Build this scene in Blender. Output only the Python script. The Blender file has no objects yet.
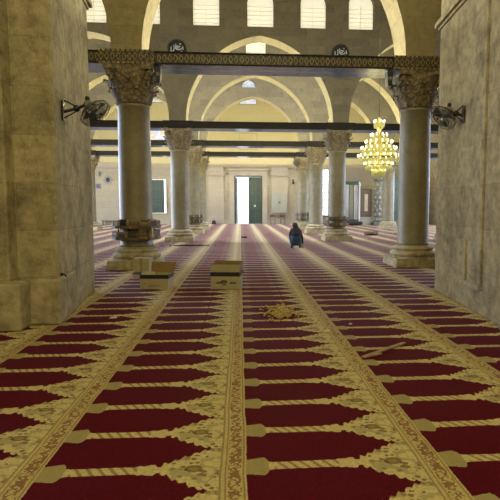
import bpy, bmesh, math, random
from mathutils import Vector, Matrix, Quaternion
R = random.Random(7)
PI = math.pi
scene = bpy.context.scene
col = scene.collection

# ------------------------------------------------------------------ node helpers
class NT:
    def __init__(s, name):
        s.mat = bpy.data.materials.new(name); s.mat.use_nodes = True
        s.t = s.mat.node_tree; s.n = s.t.nodes; s.l = s.t.links
        s.bsdf = s.n['Principled BSDF']
    def node(s, typ, **kw):
        n = s.n.new(typ)
        for k, v in kw.items(): setattr(n, k, v)
        return n
    def put(s, sock, v):
        if v is None: return
        if isinstance(v, bpy.types.NodeSocket): s.l.new(v, sock)
        else: sock.default_value = v
    def m(s, op, a, b=None, c=None):
        n = s.node('ShaderNodeMath', operation=op)
        for i, v in enumerate((a, b, c)): s.put(n.inputs[i], v)
        return n.outputs[0]
    def add(s, a, b): return s.m('ADD', a, b)
    def sub(s, a, b): return s.m('SUBTRACT', a, b)
    def mul(s, a, b): return s.m('MULTIPLY', a, b)
    def gt(s, a, b): return s.m('GREATER_THAN', a, b)
    def lt(s, a, b): return s.m('LESS_THAN', a, b)
    def mix(s, f, a, b, mode='MIX'):
        n = s.node('ShaderNodeMix', data_type='RGBA', blend_type=mode)
        s.put(n.inputs[0], f); s.put(n.inputs[6], a); s.put(n.inputs[7], b)
        return n.outputs[2]
    def noise(s, vec, scale, detail=3, rough=.55):
        n = s.node('ShaderNodeTexNoise'); n.inputs['Scale'].default_value = scale
        n.inputs['Detail'].default_value = detail; n.inputs['Roughness'].default_value = rough
        if vec is not None: s.l.new(vec, n.inputs['Vector'])
        return n.outputs['Fac']
    def vor(s, vec, scale, feature='F1', out='Distance'):
        n = s.node('ShaderNodeTexVoronoi', feature=feature); n.inputs['Scale'].default_value = scale
        s.l.new(vec, n.inputs['Vector']); return n.outputs[out]
    def ramp(s, f, stops, interp='LINEAR'):
        n = s.node('ShaderNodeValToRGB'); cr = n.color_ramp; cr.interpolation = interp
        while len(cr.elements) < len(stops): cr.elements.new(.5)
        for e, (p, c) in zip(cr.elements, stops):
            e.position = p; e.color = c if len(c) == 4 else (*c, 1)
        s.l.new(f, n.inputs[0]); return n.outputs[0]
    def obj(s): return s.node('ShaderNodeTexCoord').outputs['Object']
    def sep(s, v):
        n = s.node('ShaderNodeSeparateXYZ'); s.l.new(v, n.inputs[0]); return n.outputs
    def comb(s, x, y, z=0.):
        n = s.node('ShaderNodeCombineXYZ')
        for i, v in enumerate((x, y, z)): s.put(n.inputs[i], v)
        return n.outputs[0]
    def bump(s, h, strength=.4, dist=.02):
        n = s.node('ShaderNodeBump'); n.inputs['Strength'].default_value = strength
        n.inputs['Distance'].default_value = dist
        s.l.new(h, n.inputs['Height']); s.l.new(n.outputs[0], s.bsdf.inputs['Normal'])
    def base(s, c): s.put(s.bsdf.inputs['Base Color'], c if isinstance(c, bpy.types.NodeSocket) else (*c, 1))
    def rough(s, r): s.put(s.bsdf.inputs['Roughness'], r)

def plain(name, c, rough=.6, metal=0., var=.25, scale=9, spec=.5):
    t = NT(name); o = t.obj()
    f = t.noise(o, scale, 4)
    d = tuple(x * (1 - var) for x in c); b = tuple(min(1, x * (1 + var)) for x in c)
    t.base(t.ramp(f, [(.3, d), (.7, b)])); t.rough(rough)
    t.bsdf.inputs['Metallic'].default_value = metal
    t.bsdf.inputs['Specular IOR Level'].default_value = spec
    return t.mat

def glow(name, c, strength, base=(.8, .8, .8), grad=None):
    t = NT(name); t.base(base)
    t.bsdf.inputs['Emission Color'].default_value = (*c, 1)
    t.bsdf.inputs['Emission Strength'].default_value = strength
    return t.mat

def stone(name, c1, c2, mortar, bw=.75, bh=.36, stain=.5, ms=.012, rough=.85, bumps=.5, off=0., stainc=(.10, .075, .035), mott=1.):
    """ashlar masonry: courses of squared blocks, each its own tone, with blotches of wear"""
    t = NT(name)
    ge = t.node('ShaderNodeNewGeometry')
    o = t.obj(); x, y, z = t.sep(o)
    nx, ny, nz = t.sep(ge.outputs['Normal'])
    side = t.gt(t.m('ABSOLUTE', nx), .6)
    h = t.add(t.mul(x, t.sub(1., side)), t.mul(y, side))
    wob = t.mul(t.sub(t.noise(o, 2.2, 3), .5), .05)
    v = t.comb(t.add(t.add(h, wob), off), t.add(z, wob))
    b = t.node('ShaderNodeTexBrick'); t.l.new(v, b.inputs['Vector'])
    b.inputs['Color1'].default_value = (*c1, 1); b.inputs['Color2'].default_value = (*c2, 1)
    b.inputs['Mortar'].default_value = (*mortar, 1)
    b.inputs['Scale'].default_value = 1; b.inputs['Mortar Size'].default_value = ms
    b.inputs['Mortar Smooth'].default_value = .6
    b.inputs['Brick Width'].default_value = bw; b.inputs['Row Height'].default_value = bh
    n1 = t.noise(o, 1.3, 6, .65); n2 = t.noise(o, 7, 5, .6); n3 = t.noise(o, 30, 4, .6)
    c = t.mix(t.mul(t.ramp(n1, [(.5, (0, 0, 0)), (.72, (1, 1, 1))]), stain), b.outputs[0], (*stainc, 1))
    c = t.mix(.8 * mott, c, t.ramp(n2, [(.28, (.42, .41, .38)), (.5, (.85, .85, .85)), (.72, (1.1, 1.1, 1.08))]), 'MULTIPLY')
    n4 = t.noise(o, 3.2, 5, .7)
    c = t.mix(.7 * mott, c, t.ramp(n4, [(.3, (.6, .58, .55)), (.6, (1.05, 1.05, 1.05))]), 'MULTIPLY')
    c = t.mix(t.mul(t.ramp(n3, [(.56, (0, 0, 0)), (.7, (1, 1, 1))]), .35 * mott), c, (*[k * 1.45 for k in c1], 1))
    t.base(c); t.rough(rough)
    t.bump(t.sub(t.add(n2, t.mul(n3, .5)), t.mul(b.outputs['Fac'], .9)), bumps, .03)
    return t.mat

# ------------------------------------------------------------------ materials
M = {}
M['pier'] = stone('pier_ashlar', (.53, .455, .25), (.43, .365, .195), (.36, .30, .155), 1.0, .62, .75, .006)
M['plinth'] = stone('plinth_stone', (.53, .455, .26), (.45, .38, .215), (.30, .25, .135), 1.4, 2.0, .5, .008)
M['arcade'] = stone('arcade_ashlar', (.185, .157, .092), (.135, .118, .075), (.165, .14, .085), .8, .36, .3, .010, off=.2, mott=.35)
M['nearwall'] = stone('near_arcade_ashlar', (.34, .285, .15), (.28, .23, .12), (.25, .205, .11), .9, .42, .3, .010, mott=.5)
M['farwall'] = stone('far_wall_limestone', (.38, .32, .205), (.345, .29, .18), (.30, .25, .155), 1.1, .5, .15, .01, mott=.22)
M['upper'] = stone('upper_plaster', (.53, .455, .225), (.49, .42, .205), (.51, .435, .21), 2.4, 1.6, .22, .004, bumps=.1, stainc=(.6, .36, .12), mott=.15)
M['portal'] = stone('portal_marble', (.40, .335, .22), (.37, .31, .20), (.32, .265, .17), 1.4, .8, .1, .006, bumps=.2, mott=.2)
M['room'] = stone('room_stone', (.5, .42, .28), (.44, .36, .23), (.36, .29, .18), .9, .45, .3)
M['plaster'] = plain('arch_soffit_plaster', (.88, .84, .60), .7, var=.05, scale=3)
M['ceiling'] = plain('ceiling_boards', (.30, .24, .15), .8)
M['ground'] = plain('courtyard_paving', (.8, .8, .8), .8, var=.05)
M['wood'] = plain('brown_wood', (.13, .075, .03), .5)
M['oldwood'] = plain('rack_wood', (.105, .07, .03), .6)
M['black'] = plain('black_metal', (.012, .012, .012), .4)
M['grey'] = plain('grey_plastic', (.19, .18, .14), .5)
M['blade'] = plain('smoked_plastic', (.12, .11, .08), .3)
M['wire'] = plain('dark_wire', (.05, .05, .045), .4, .5)
M['pale'] = plain('pale_paint', (.62, .62, .60), .5, var=.06)
M['gold'] = plain('gilding', (.55, .38, .10), .35, .8)
M['brass'] = plain('brass', (.75, .55, .14), .3, .7)
M['beamdark'] = plain('dark_beam', (.016, .0135, .009), .6, spec=.15)
M['green'] = plain('green_paint', (.035, .066, .045), .45)
M['cabinet'] = plain('grey_cabinet', (.32, .31, .22), .6, var=.08)
M['darkgreen'] = plain('dark_green_panels', (.035, .052, .032), .5)
M['paper'] = plain('book_pages', (.55, .48, .32), .8)
M['tan'] = plain('tan_cardboard', (.35, .255, .11), .8, var=.1)
M['cream'] = plain('pale_cardboard', (.44, .385, .22), .8, var=.08)
M['brown'] = plain('brown_cardboard', (.26, .165, .055), .8, var=.12)
M['ink'] = plain('black_print', (.016, .016, .018), .6)
M['straw'] = plain('straw', (.50, .37, .09), .8, var=.4, scale=40)
M['crumb'] = plain('dark_crumbs', (.09, .045, .025), .9)
M['lath'] = plain('bare_wood', (.36, .25, .14), .7)
M['white'] = plain('white_scrap', (.62, .58, .48), .8)
M['cloth'] = plain('dark_cloth', (.028, .016, .012), .85)
M['jeans'] = plain('blue_denim', (.035, .09, .17), .85, var=.35, scale=30)
M['skin'] = plain('skin', (.42, .24, .15), .55, var=.06)
M['hair'] = plain('dark_hair', (.012, .009, .006), .6)
M['bulb'] = glow('lit_glass_cup', (1, .98, .62), 1.5)
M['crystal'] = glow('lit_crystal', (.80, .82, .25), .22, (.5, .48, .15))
M['day'] = glow('daylit_pane', (.86, .93, 1.0), 2.2)
M['warmpane'] = glow('daylit_plaster_grille_pane', (1, .93, .68), .62)
M['slate'] = plain('marble_veneer', (.16, .155, .11), .4)
M['silver'] = plain('pale_marble', (.55, .57, .58), .35)

def column_mat():
    t = NT('column_marble'); o = t.obj()
    n = t.noise(o, 2.5, 6, .65); n2 = t.noise(o, 14, 4)
    c = t.ramp(n, [(.3, (.185, .16, .082)), (.5, (.245, .215, .115)), (.72, (.29, .26, .145))])
    c = t.mix(.35, c, t.ramp(n2, [(.3, (.6, .6, .6)), (.7, (1, 1, 1))]), 'MULTIPLY')
    t.base(c); t.rough(.5); t.bump(n2, .15, .01); return t.mat
M['shaft'] = column_mat()
def capital_mat():
    t = NT('carved_capital_stone'); o = t.obj()
    n = t.vor(o, 11); n2 = t.noise(o, 20, 4)
    c = t.ramp(n, [(.1, (.31, .255, .145)), (.6, (.185, .145, .08))])
    c = t.mix(.5, c, t.ramp(n2, [(.3, (.5, .5, .5)), (.7, (1, 1, 1))]), 'MULTIPLY')
    t.base(c); t.rough(.8); t.bump(t.sub(1., n), .8, .05); return t.mat
M['capital'] = capital_mat()

def frieze_mat():
    t = NT('gilded_frieze'); o = t.obj(); x, y, z = t.sep(o)
    zz = t.mul(z, 1 / .30)
    a = t.m('ABSOLUTE', t.sub(t.m('FRACT', t.mul(x, 7.5)), .5))
    b = t.m('ABSOLUTE', zz)
    dia = t.m('ABSOLUTE', t.sub(t.add(t.mul(a, 1.2), t.mul(b, 1.4)), .42))
    pat = t.lt(dia, .075)
    dots = t.lt(t.vor(o, 22), .33)
    edge = t.gt(b, .40)
    edgep = t.mul(edge, t.gt(t.m('SINE', t.mul(x, 55)), -.3))
    f = t.m('MAXIMUM', t.m('MAXIMUM', pat, t.mul(dots, .6)), edgep)
    n = t.noise(o, 9, 3)
    f = t.mul(f, t.ramp(n, [(.3, (.35, .35, .35)), (.6, (1, 1, 1))]))
    t.base(t.mix(f, (.022, .016, .008, 1), (.30, .23, .08, 1))); t.rough(.45); t.bump(f, .4, .01)
    return t.mat
M['frieze'] = frieze_mat()
def soffit_mat():
    t = NT('blue_painted_soffit'); o = t.obj(); x, y, z = t.sep(o)
    n = t.noise(o, 5, 3)
    st = t.gt(t.m('ABSOLUTE', t.sub(t.m('FRACT', t.mul(y, 2.1)), .5)), .44)
    c = t.ramp(n, [(.3, (.09, .17, .42)), (.7, (.14, .24, .55))])
    t.base(t.mix(t.mul(st, .6), c, (.30, .30, .25, 1))); t.rough(.2); return t.mat
M['soffit'] = soffit_mat()

def stained_mat(cells):
    t = NT('stained_glass'); o = t.obj()
    v = t.node('ShaderNodeTexVoronoi'); v.inputs['Scale'].default_value = cells
    t.l.new(o, v.inputs['Vector'])
    r, g, b = t.sep(v.outputs['Color'])
    c = t.ramp(r, [(0, (.5, .6, .95)), (.35, (.9, .93, 1)), (.7, (1, .55, .12)), (.85, (.35, .5, .9))], 'CONSTANT')
    t.base((.3, .3, .3)); t.l.new(c, t.bsdf.inputs['Emission Color'])
    t.bsdf.inputs['Emission Strength'].default_value = .8; return t.mat
M['stained'] = stained_mat(4)
def leaded_mat():
    t = NT('leaded_glass'); o = t.obj()
    d = t.vor(o, 9)
    c = t.ramp(d, [(.15, (.95, .97, 1)), (.75, (.40, .50, .75))])
    t.base((.3, .3, .3)); t.l.new(c, t.bsdf.inputs['Emission Color'])
    t.bsdf.inputs['Emission Strength'].default_value = .85; return t.mat
M['leaded'] = leaded_mat()

CW, CP, CX0, CY0 = 1.205, .5013, .03, 3.005
def carpet_mat():
    t = NT('prayer_carpet_pile'); o = t.obj(); X, Y, Z = t.sep(o)
    wob = t.mul(t.sub(t.noise(o, 1.6, 2), .5), .03)
    fz = t.mul(t.sub(t.noise(o, 55, 2), .5), .016)
    s = t.mul(t.sub(t.add(X, t.add(wob, fz)), CX0), 1 / CW)
    u = t.m('FRACT', s)                                   # 0..1 across one strip
    vv = t.m('FRACT', t.add(t.mul(t.sub(t.add(Y, t.add(wob, fz)), CY0), 1 / CP), .5))
    v = t.mul(t.sub(vv, .5), CP)
    av = t.m('ABSOLUTE', v)
    um = t.mul(u, CW)
    g = lambda k: (k / .3,) * 3
    prof = [(0, .088), (.02, .088), (.06, .098), (.105, .108), (.125, .085), (.135, .05), (.165, .044), (.55, .044),
            (.565, .056), (.60, .050), (.635, .066), (.66, .066), (.672, .036), (.70, .036), (.715, .055), (.76, .075),
            (.775, .105), (.81, .115), (.825, .145), (.865, .155), (.88, .180), (.91, .186), (.925, .208), (.96, .214), (.975, .232), (1.02, .25)]
    hw = t.mul(t.ramp(u, [(p / CW, g(h)) for p, h in prof]), .3)
    saw = t.add(t.mul(t.m('ABSOLUTE', t.sub(t.m('FRACT', t.mul(um, 17)), .5)), .05), t.mul(t.sub(t.vor(t.comb(um, v), 26), .4), .035))
    saw = t.mul(saw, t.gt(um, .7))
    gold = t.m('MAXIMUM', t.lt(av, t.add(hw, saw)), t.gt(um, 1.0))
    n1 = t.noise(o, 45, 3); n2 = t.noise(o, 6, 3)
    gc = t.ramp(n1, [(.3, (.45, .375, .155)), (.7, (.68, .57, .27))])
    # flowers and leaves in the spandrel
    uv = t.comb(um, v)
    d = t.vor(uv, 20)
    fl = t.mul(t.mul(t.lt(d, .34), t.gt(um, .74)), t.lt(um, 1.045))
    gc = t.mix(t.mul(fl, .85), gc, (.17, .10, .035, 1))
    d2 = t.vor(uv, 13)
    fl2 = t.mul(t.mul(t.gt(d2, .62), t.gt(um, .74)), t.lt(um, 1.045))
    gc = t.mix(t.mul(fl2, .6), gc, (.30, .26, .13, 1))
    eu = t.mul(t.sub(um, .89), 1 / .055); ev = t.mul(v, 1 / .042)
    rr = t.add(t.mul(eu, eu), t.mul(ev, ev))
    gc = t.mix(t.mul(t.lt(rr, 1.), .8), gc, (.12, .085, .035, 1))
    gc = t.mix(t.mul(t.lt(rr, .3), .7), gc, (.33, .25, .09, 1))
    # lamp-shaped column foot, olive with bands
    ft = t.lt(um, .135)
    band = t.m('MAXIMUM', t.lt(t.m('ABSOLUTE', t.sub(um, .03)), .009), t.lt(t.m('ABSOLUTE', t.sub(um, .118)), .006))
    gc = t.mix(t.mul(ft, .72), gc, (.25, .215, .09, 1))
    gc = t.mix(t.mul(t.mul(ft, band), .6), gc, (.42, .30, .10, 1))
    # twisted shaft
    tw = t.lt(t.m('FRACT', t.add(t.mul(um, 1 / .068), t.mul(v, 9.))), .36)
    shaft = t.mul(t.mul(t.gt(um, .165), t.lt(um, .56)), tw)
    gc = t.mix(t.mul(shaft, .7), gc, (.22, .10, .045, 1))
    # border band with a running scroll
    bd = t.gt(um, 1.045)
    gc = t.mix(t.mul(bd, .5), gc, (.46, .37, .14, 1))
    ub = t.sub(um, 1.135)
    sc1 = t.m('SINE', t.mul(Y, 2 * PI / .10)); 
    wav = t.m('ABSOLUTE', t.sub(ub, t.mul(sc1, .022)))
    chain = t.m('MAXIMUM', t.lt(wav, .007), t.mul(t.m('MAXIMUM', t.gt(t.vor(t.comb(um, Y), 28), .60), t.lt(t.vor(t.comb(um, Y), 28), .24)), t.lt(t.m('ABSOLUTE', ub), .040)))
    gc = t.mix(t.mul(t.mul(bd, chain), .8), gc, (.19, .07, .035, 1))
    ln = t.add(t.lt(t.m('ABSOLUTE', t.sub(um, 1.052)), .006), t.add(t.lt(t.m('ABSOLUTE', t.sub(um, 1.082)), .005), t.lt(t.m('ABSOLUTE', t.sub(um, 1.188)), .006)))
    gc = t.mix(t.mul(ln, .6), gc, (.18, .09, .04, 1))
    rc = t.ramp(n1, [(.3, (.068, .0018, .0075)), (.7, (.105, .0034, .013))])
    c = t.mix(gold, rc, gc)
    c = t.mix(.3, c, t.ramp(n2, [(.3, (.72, .72, .72)), (.7, (1, 1, 1))]), 'MULTIPLY')
    t.base(c); t.rough(.7)
    t.bsdf.inputs['Specular IOR Level'].default_value = .06
    t.bsdf.inputs['Sheen Weight'].default_value = .10
    t.bsdf.inputs['Sheen Roughness'].default_value = .22
    t.bsdf.inputs['Sheen Tint'].default_value = (1, .78, .86, 1)
    t.bump(t.noise(o, 140, 2), .3, .006)
    return t.mat
M['carpet'] = carpet_mat()

# ------------------------------------------------------------------ mesh builder
class MB:
    def __init__(s): s.bm = bmesh.new(); s.mats = []
    def _mi(s, m):
        if m not in s.mats: s.mats.append(m)
        return s.mats.index(m)
    def face(s, vs, m, smooth=False):
        try: f = s.bm.faces.new(vs)
        except ValueError: return
        f.material_index = s._mi(m); f.smooth = smooth
    def prism(s, pts, lo, hi, m, axis='z', top=None):
        """extrude a 2-D outline between lo and hi; top gives another outline at hi"""
        f = {'z': lambda a, b, c: (a, b, c), 'y': lambda a, b, c: (a, c, b), 'x': lambda a, b, c: (c, a, b)}[axis]
        A = [s.bm.verts.new(f(a, b, lo)) for a, b in pts]
        B = [s.bm.verts.new(f(a, b, hi)) for a, b in (top or pts)]
        n = len(pts)
        for i in range(n): s.face((A[i], A[(i + 1) % n], B[(i + 1) % n], B[i]), m)
        s.face(A[::-1], m); s.face(B, m)
    def box(s, x0, x1, y0, y1, z0, z1, m): s.prism([(x0, y0), (x1, y0), (x1, y1), (x0, y1)], z0, z1, m)
    def obox(s, c, size, m, rot=None):
        c = Vector(c); r = rot or Matrix.Identity(3)
        hx, hy, hz = (k / 2 for k in size)
        V = [s.bm.verts.new(c + r @ Vector((sx * hx, sy * hy, sz * hz))) for sz in (-1, 1) for sx, sy in ((-1, -1), (1, -1), (1, 1), (-1, 1))]
        for q in ((3, 2, 1, 0), (4, 5, 6, 7), (0, 1, 5, 4), (1, 2, 6, 5), (2, 3, 7, 6), (3, 0, 4, 7)): s.face([V[i] for i in q], m)
    def lathe(s, prof, m, seg=24, c=(0, 0, 0), axis=None, smooth=True):
        c = Vector(c); q = Vector((0, 0, 1)).rotation_difference(Vector(axis)) if axis is not None else None
        rings = []
        for r, z in prof:
            ring = []
            for k in range(seg):
                p = Vector((r * math.cos(2 * PI * k / seg), r * math.sin(2 * PI * k / seg), z))
                ring.append(s.bm.verts.new(c + (q @ p if q else p)))
            rings.append(ring)
        for a, b in zip(rings, rings[1:]):
            for k in range(seg): s.face((a[k], a[(k + 1) % seg], b[(k + 1) % seg], b[k]), m, smooth)
        s.face(rings[0][::-1], m); s.face(rings[-1], m)
    def tube(s, pts, r, m, seg=6, closed=False):
        P = [Vector(p) for p in pts]; n = len(P); rings = []; up = Vector((.123, .3, .95)).normalized()
        for i, p in enumerate(P):
            a = P[(i - 1) % n] if closed or i else P[i]; b = P[(i + 1) % n] if closed or i < n - 1 else P[i]
            d = (b - a).normalized(); u = d.cross(up)
            if u.length < .05: u = d.cross(Vector((1, 0, 0)))
            u.normalize(); w = d.cross(u)
            rr = r[i] if isinstance(r, (list, tuple)) else r
            rings.append([s.bm.verts.new(p + rr * (math.cos(2 * PI * k / seg) * u + math.sin(2 * PI * k / seg) * w)) for k in range(seg)])
        pairs = list(zip(rings, rings[1:])) + ([(rings[-1], rings[0])] if closed else [])
        for a, b in pairs:
            for k in range(seg): s.face((a[k], a[(k + 1) % seg], b[(k + 1) % seg], b[k]), m, True)
        if not closed: s.face(rings[0][::-1], m); s.face(rings[-1], m)
    def ball(s, c, r, m, seg=10, rings=6, rot=None):
        c = Vector(c); r = Vector(r) if not isinstance(r, (int, float)) else Vector((r, r, r)); V = []
        for i in range(rings + 1):
            th = PI * i / rings
            n = 1 if i in (0, rings) else seg
            row = []
            for k in range(n):
                p = Vector((r.x * math.sin(th) * math.cos(2 * PI * k / seg), r.y * math.sin(th) * math.sin(2 * PI * k / seg), r.z * math.cos(th)))
                row.append(s.bm.verts.new(c + (rot @ p if rot else p)))
            V.append(row)
        for a, b in zip(V, V[1:]):
            for k in range(seg):
                if len(a) == 1: s.face((a[0], b[k], b[(k + 1) % seg]), m, True)
                elif len(b) == 1: s.face((a[k], b[0], a[(k + 1) % seg]), m, True)
                else: s.face((a[k], b[k], b[(k + 1) % seg], a[(k + 1) % seg]), m, True)
    def build(s, name, parent=None, loc=(0, 0, 0), rotz=0., bevel=0., label=None):
        bmesh.ops.recalc_face_normals(s.bm, faces=s.bm.faces)
        me = bpy.data.meshes.new(name); s.bm.to_mesh(me); s.bm.free()
        for m in s.mats: me.materials.append(M[m])
        o = bpy.data.objects.new(name, me); col.objects.link(o)
        o.location = loc; o.rotation_euler = (0, 0, rotz); o.parent = parent
        if bevel:
            b = o.modifiers.new('soft_edges', 'BEVEL'); b.width = bevel; b.segments = 2; b.limit_method = 'ANGLE'
        if label: o['label'] = label
        return o

def thing(name, label, cat, loc=(0, 0, 0), rotz=0., group=None):
    o = bpy.data.objects.new(name, None); col.objects.link(o); o.empty_display_size = .2
    o.location = loc; o.rotation_euler = (0, 0, rotz); return tag(o, label, cat, group)
def tag(o, label, cat, group=None, kind=None):
    o['label'] = label; o['category'] = cat
    if group: o['group'] = group
    if kind: o['kind'] = kind
    return o
def struct(o): o['kind'] = 'structure'; return o
def dup(root, loc, rotz, label, group=None):
    r = root.copy(); col.objects.link(r); r.location = loc; r.rotation_euler = (0, 0, rotz); r['label'] = label
    if group: r['group'] = group
    for ch in list(root.children):
        c = ch.copy(); col.objects.link(c); c.parent = r
        for g in list(ch.children):
            d = g.copy(); col.objects.link(d); d.parent = c
    return r

# ------------------------------------------------------------------ the room
ROWS = (13.6, 23.9, 30.5, 36.5)
XL, XR = -2.68, 4.52                 # the two nave column lines
XLL, XRR = -10.2, 10.0
YF = 47.7
ZB0, ZB1 = 5.0, 5.3                  # tie beam
APEX = 9.02
SX0, SX1, YB = -18., 17., -6.
ZC = 13.2

b = MB(); b.box(SX0 - .5, SX1 + .5, YB - .5, YF + .9, -.3, -.02, 'room'); struct(b.build('floor'))
b = MB(); b.box(SX0 - .5, SX1 + .5, YB - .5, YF + .9, ZC, ZC + .3, 'ceiling')
for k in range(14): b.box(SX0, SX1, -4 + k * 3.8, -3.7 + k * 3.8, ZC - .3, ZC, 'ceiling')
struct(b.build('ceiling'))
b = MB(); b.box(SX0 - .5, SX1 + .5, YB - .5, YB, -.02, ZC, 'room'); struct(b.build('wall_back'))
def side_wall(nm, x0, x1):
    """a long wall with a row of tall daylight openings"""
    b = MB()
    ops = [(17.5, 20.5), (24.5, 27.5), (31, 34), (38.5, 41.5)]
    y = YB
    for a, c in ops:
        b.box(x0, x1, y, a, -.02, ZC, 'room'); b.box(x0, x1, a, c, -.02, 1.0, 'room'); b.box(x0, x1, a, c, 5.0, ZC, 'room'); y = c
    b.box(x0, x1, y, YF, -.02, ZC, 'room')
    o = struct(b.build(nm))
side_wall('wall_left', SX0 - .5, SX0); side_wall('wall_right', SX1, SX1 + .5)

# far wall with the door opening; pale dressed stone below the cornice, yellow plaster above
DX0, DX1, DZ = -.5, 2.05, 4.38
b = MB()
b.box(SX0 - .5, DX0, YF, YF + .8, -.02, 5.3, 'farwall'); b.box(DX1, SX1 + .5, YF, YF + .8, -.02, 5.3, 'farwall')
b.box(DX0, DX1, YF, YF + .8, DZ, 5.3, 'farwall'); b.box(SX0 - .5, SX1 + .5, YF, YF + .8, 5.3, ZC, 'upper')
struct(b.build('wall_far'))
b = MB()
for z0, z1, d in ((5.12, 5.22, .10), (5.22, 5.34, .2), (5.34, 5.42, .28)): b.box(SX0, SX1, YF - d, YF, z0, z1, 'portal')
struct(b.build('trim_1'))
# portal surround: two pilasters a side and a lintel
b = MB()
b.box(-.95, DX0, YF - .16, YF, 0, 4.85, 'portal'); b.box(DX1, 2.5, YF - .16, YF, 0, 4.85, 'portal')
b.box(DX0, DX1, YF - .16, YF, DZ, 4.85, 'portal'); b.box(-1.15, 2.7, YF - .24, YF, 4.85, 5.0, 'portal')
struct(b.build('trim_2'))
for i, (a, c) in enumerate(((-2.85, -1.45), (2.85, 4.4))):
    b = MB(); b.box(a, c, YF - .12, YF, 0, 4.4, 'portal'); b.box(a - .08, c + .08, YF - .2, YF, 4.4, 4.62, 'portal')
    b.box(a - .05, c + .05, YF - .17, YF, 0, .45, 'portal'); b.box(a, c, YF - .14, YF, 4.62, 5.12, 'portal'); struct(b.build('trim_%d' % (3 + i)))
# blind rectangular panel above the cornice
b = MB()
for a, c, z0, z1 in ((0, .05, 6.7, 8.2), (1.55, 1.6, 6.7, 8.2), (0, 1.6, 6.7, 6.75), (0, 1.6, 8.15, 8.2)): b.box(a, c, YF - .06, YF, z0, z1, 'farwall')
struct(b.build('trim_5'))
# baseboard stones
b = MB(); b.box(SX0, -.95, YF - .1, YF, 0, .32, 'portal'); b.box(2.5, SX1, YF - .1, YF, 0, .32, 'portal'); struct(b.build('baseboard_far'))

# the door: left leaf swung outwards, right leaf shut
dr = struct(bpy.data.objects.new('door_1', None)); col.objects.link(dr); dr.location = (0, YF, 0)
b = MB(); b.box(DX0, DX0 + .1, .1, .3, 0, DZ, 'green'); b.box(DX1 - .1, DX1, .1, .3, 0, DZ, 'green'); b.box(DX0 + .1, DX1 - .1, .1, .3, DZ - .1, DZ, 'green'); b.build('door_frame', dr)
def leaf(nm, w, loc, rz):
    b = MB(); h = DZ - .12
    b.box(0, w, -.03, .03, .01, h, 'green')
    for k in range(3):
        z0 = .2 + k * (h - .2) / 3; z1 = z0 + (h - .2) / 3 - .2
        for x0, x1 in ((.12, w / 2 - .06), (w / 2 + .06, w - .12)): b.box(x0, x1, -.05, -.03, z0, z1, 'darkgreen')
    o = b.build(nm, dr, loc, rz, .008)
    return o
lf = leaf('door_leaf', 1.16, (.79, .2, 0), 0)
b = MB(); b.lathe([(.06, 0), (.10, .02), (.10, .04), (.03, .06)], 'pale', 12, axis=(0, -1, 0)); b.build('door_plate', lf, (.58, -.05, 1.65), label='round pale plate on the green door leaf')
leaf('door_leaf', 1.16, (DX0 + .1, .3, 0), math.radians(82))
b = MB(); b.box(-30, 30, YF + .9, YF + 60, -.3, -.05, 'ground'); struct(b.build('ground'))

# ------------------------------------------------------------------ arcades
def arch_pts(xc, a, z0, apex, n=16):
    """pointed arch from (xc-a,z0) over the apex to (xc+a,z0)"""
    h = apex - z0; r = (h * h + a * a) / (2 * a)
    L = []
    for i in range(n + 1):
        t = math.asin(min(1, h / r)) * i / n
        L.append((xc - a + r - r * math.cos(t), z0 + r * math.sin(t)))
    return L + [(2 * xc - x, z) for x, z in L[-2::-1]]
def win_pts(xc, w, z0, zs, za):
    return [(xc - w / 2, z0), (xc + w / 2, z0)] + [(x, z) for x, z in arch_pts(xc, w / 2, zs, za, 5)][::-1]
BAYS = [((SX0 + XLL) / 2 + .1, 3.2), ((XLL + XL) / 2, (XL - XLL) / 2 - .38), ((XL + XR) / 2, (XR - XL) / 2 - .34), ((XR + XRR) / 2, (XRR - XR) / 2 - .38), ((XRR + SX1) / 2, 2.9)]
TH = .95
def arcade(Y, wins, mat):
    outer = [(SX0, ZC), (SX0, ZB1)]
    for xc, a in BAYS: outer += arch_pts(xc, a, ZB1, APEX)
    outer += [(SX1, ZB1), (SX1, ZC)]
    cu = bpy.data.curves.new('arcade_outline', 'CURVE'); cu.dimensions = '2D'; cu.fill_mode = 'BOTH'; cu.extrude = TH / 2
    for pts in [outer] + [win_pts(*w) for w in wins]:
        sp = cu.splines.new('POLY'); sp.points.add(len(pts) - 1); sp.use_cyclic_u = True
        for p, (x, z) in zip(sp.points, pts): p.co = (x, z, 0, 1)
    tmp = bpy.data.objects.new('arcade_outline', cu); col.objects.link(tmp)
    dg = bpy.context.evaluated_depsgraph_get(); dg.update()
    me = bpy.data.meshes.new_from_object(tmp.evaluated_get(dg))
    bpy.data.objects.remove(tmp)
    bm = bmesh.new(); bm.from_mesh(me)
    for v in bm.verts: v.co = Vector((v.co.x, v.co.z + Y, v.co.y))
    bmesh.ops.remove_doubles(bm, verts=bm.verts, dist=1e-4)
    bmesh.ops.recalc_face_normals(bm, faces=bm.faces)
    for f in bm.faces:
        c = f.calc_center_median(); f.smooth = False
        f.material_index = 1 if abs(f.normal.y) < .3 and ZB1 + .02 < c.z < APEX + .3 else 0
    bm.to_mesh(me); bm.free(); me.materials.clear()
    me.materials.append(M[mat]); me.materials.append(M['plaster'])
    o = bpy.data.objects.new('wall_arcade', me); col.objects.link(o); struct(o)
    return o
nwin = [0]
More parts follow.
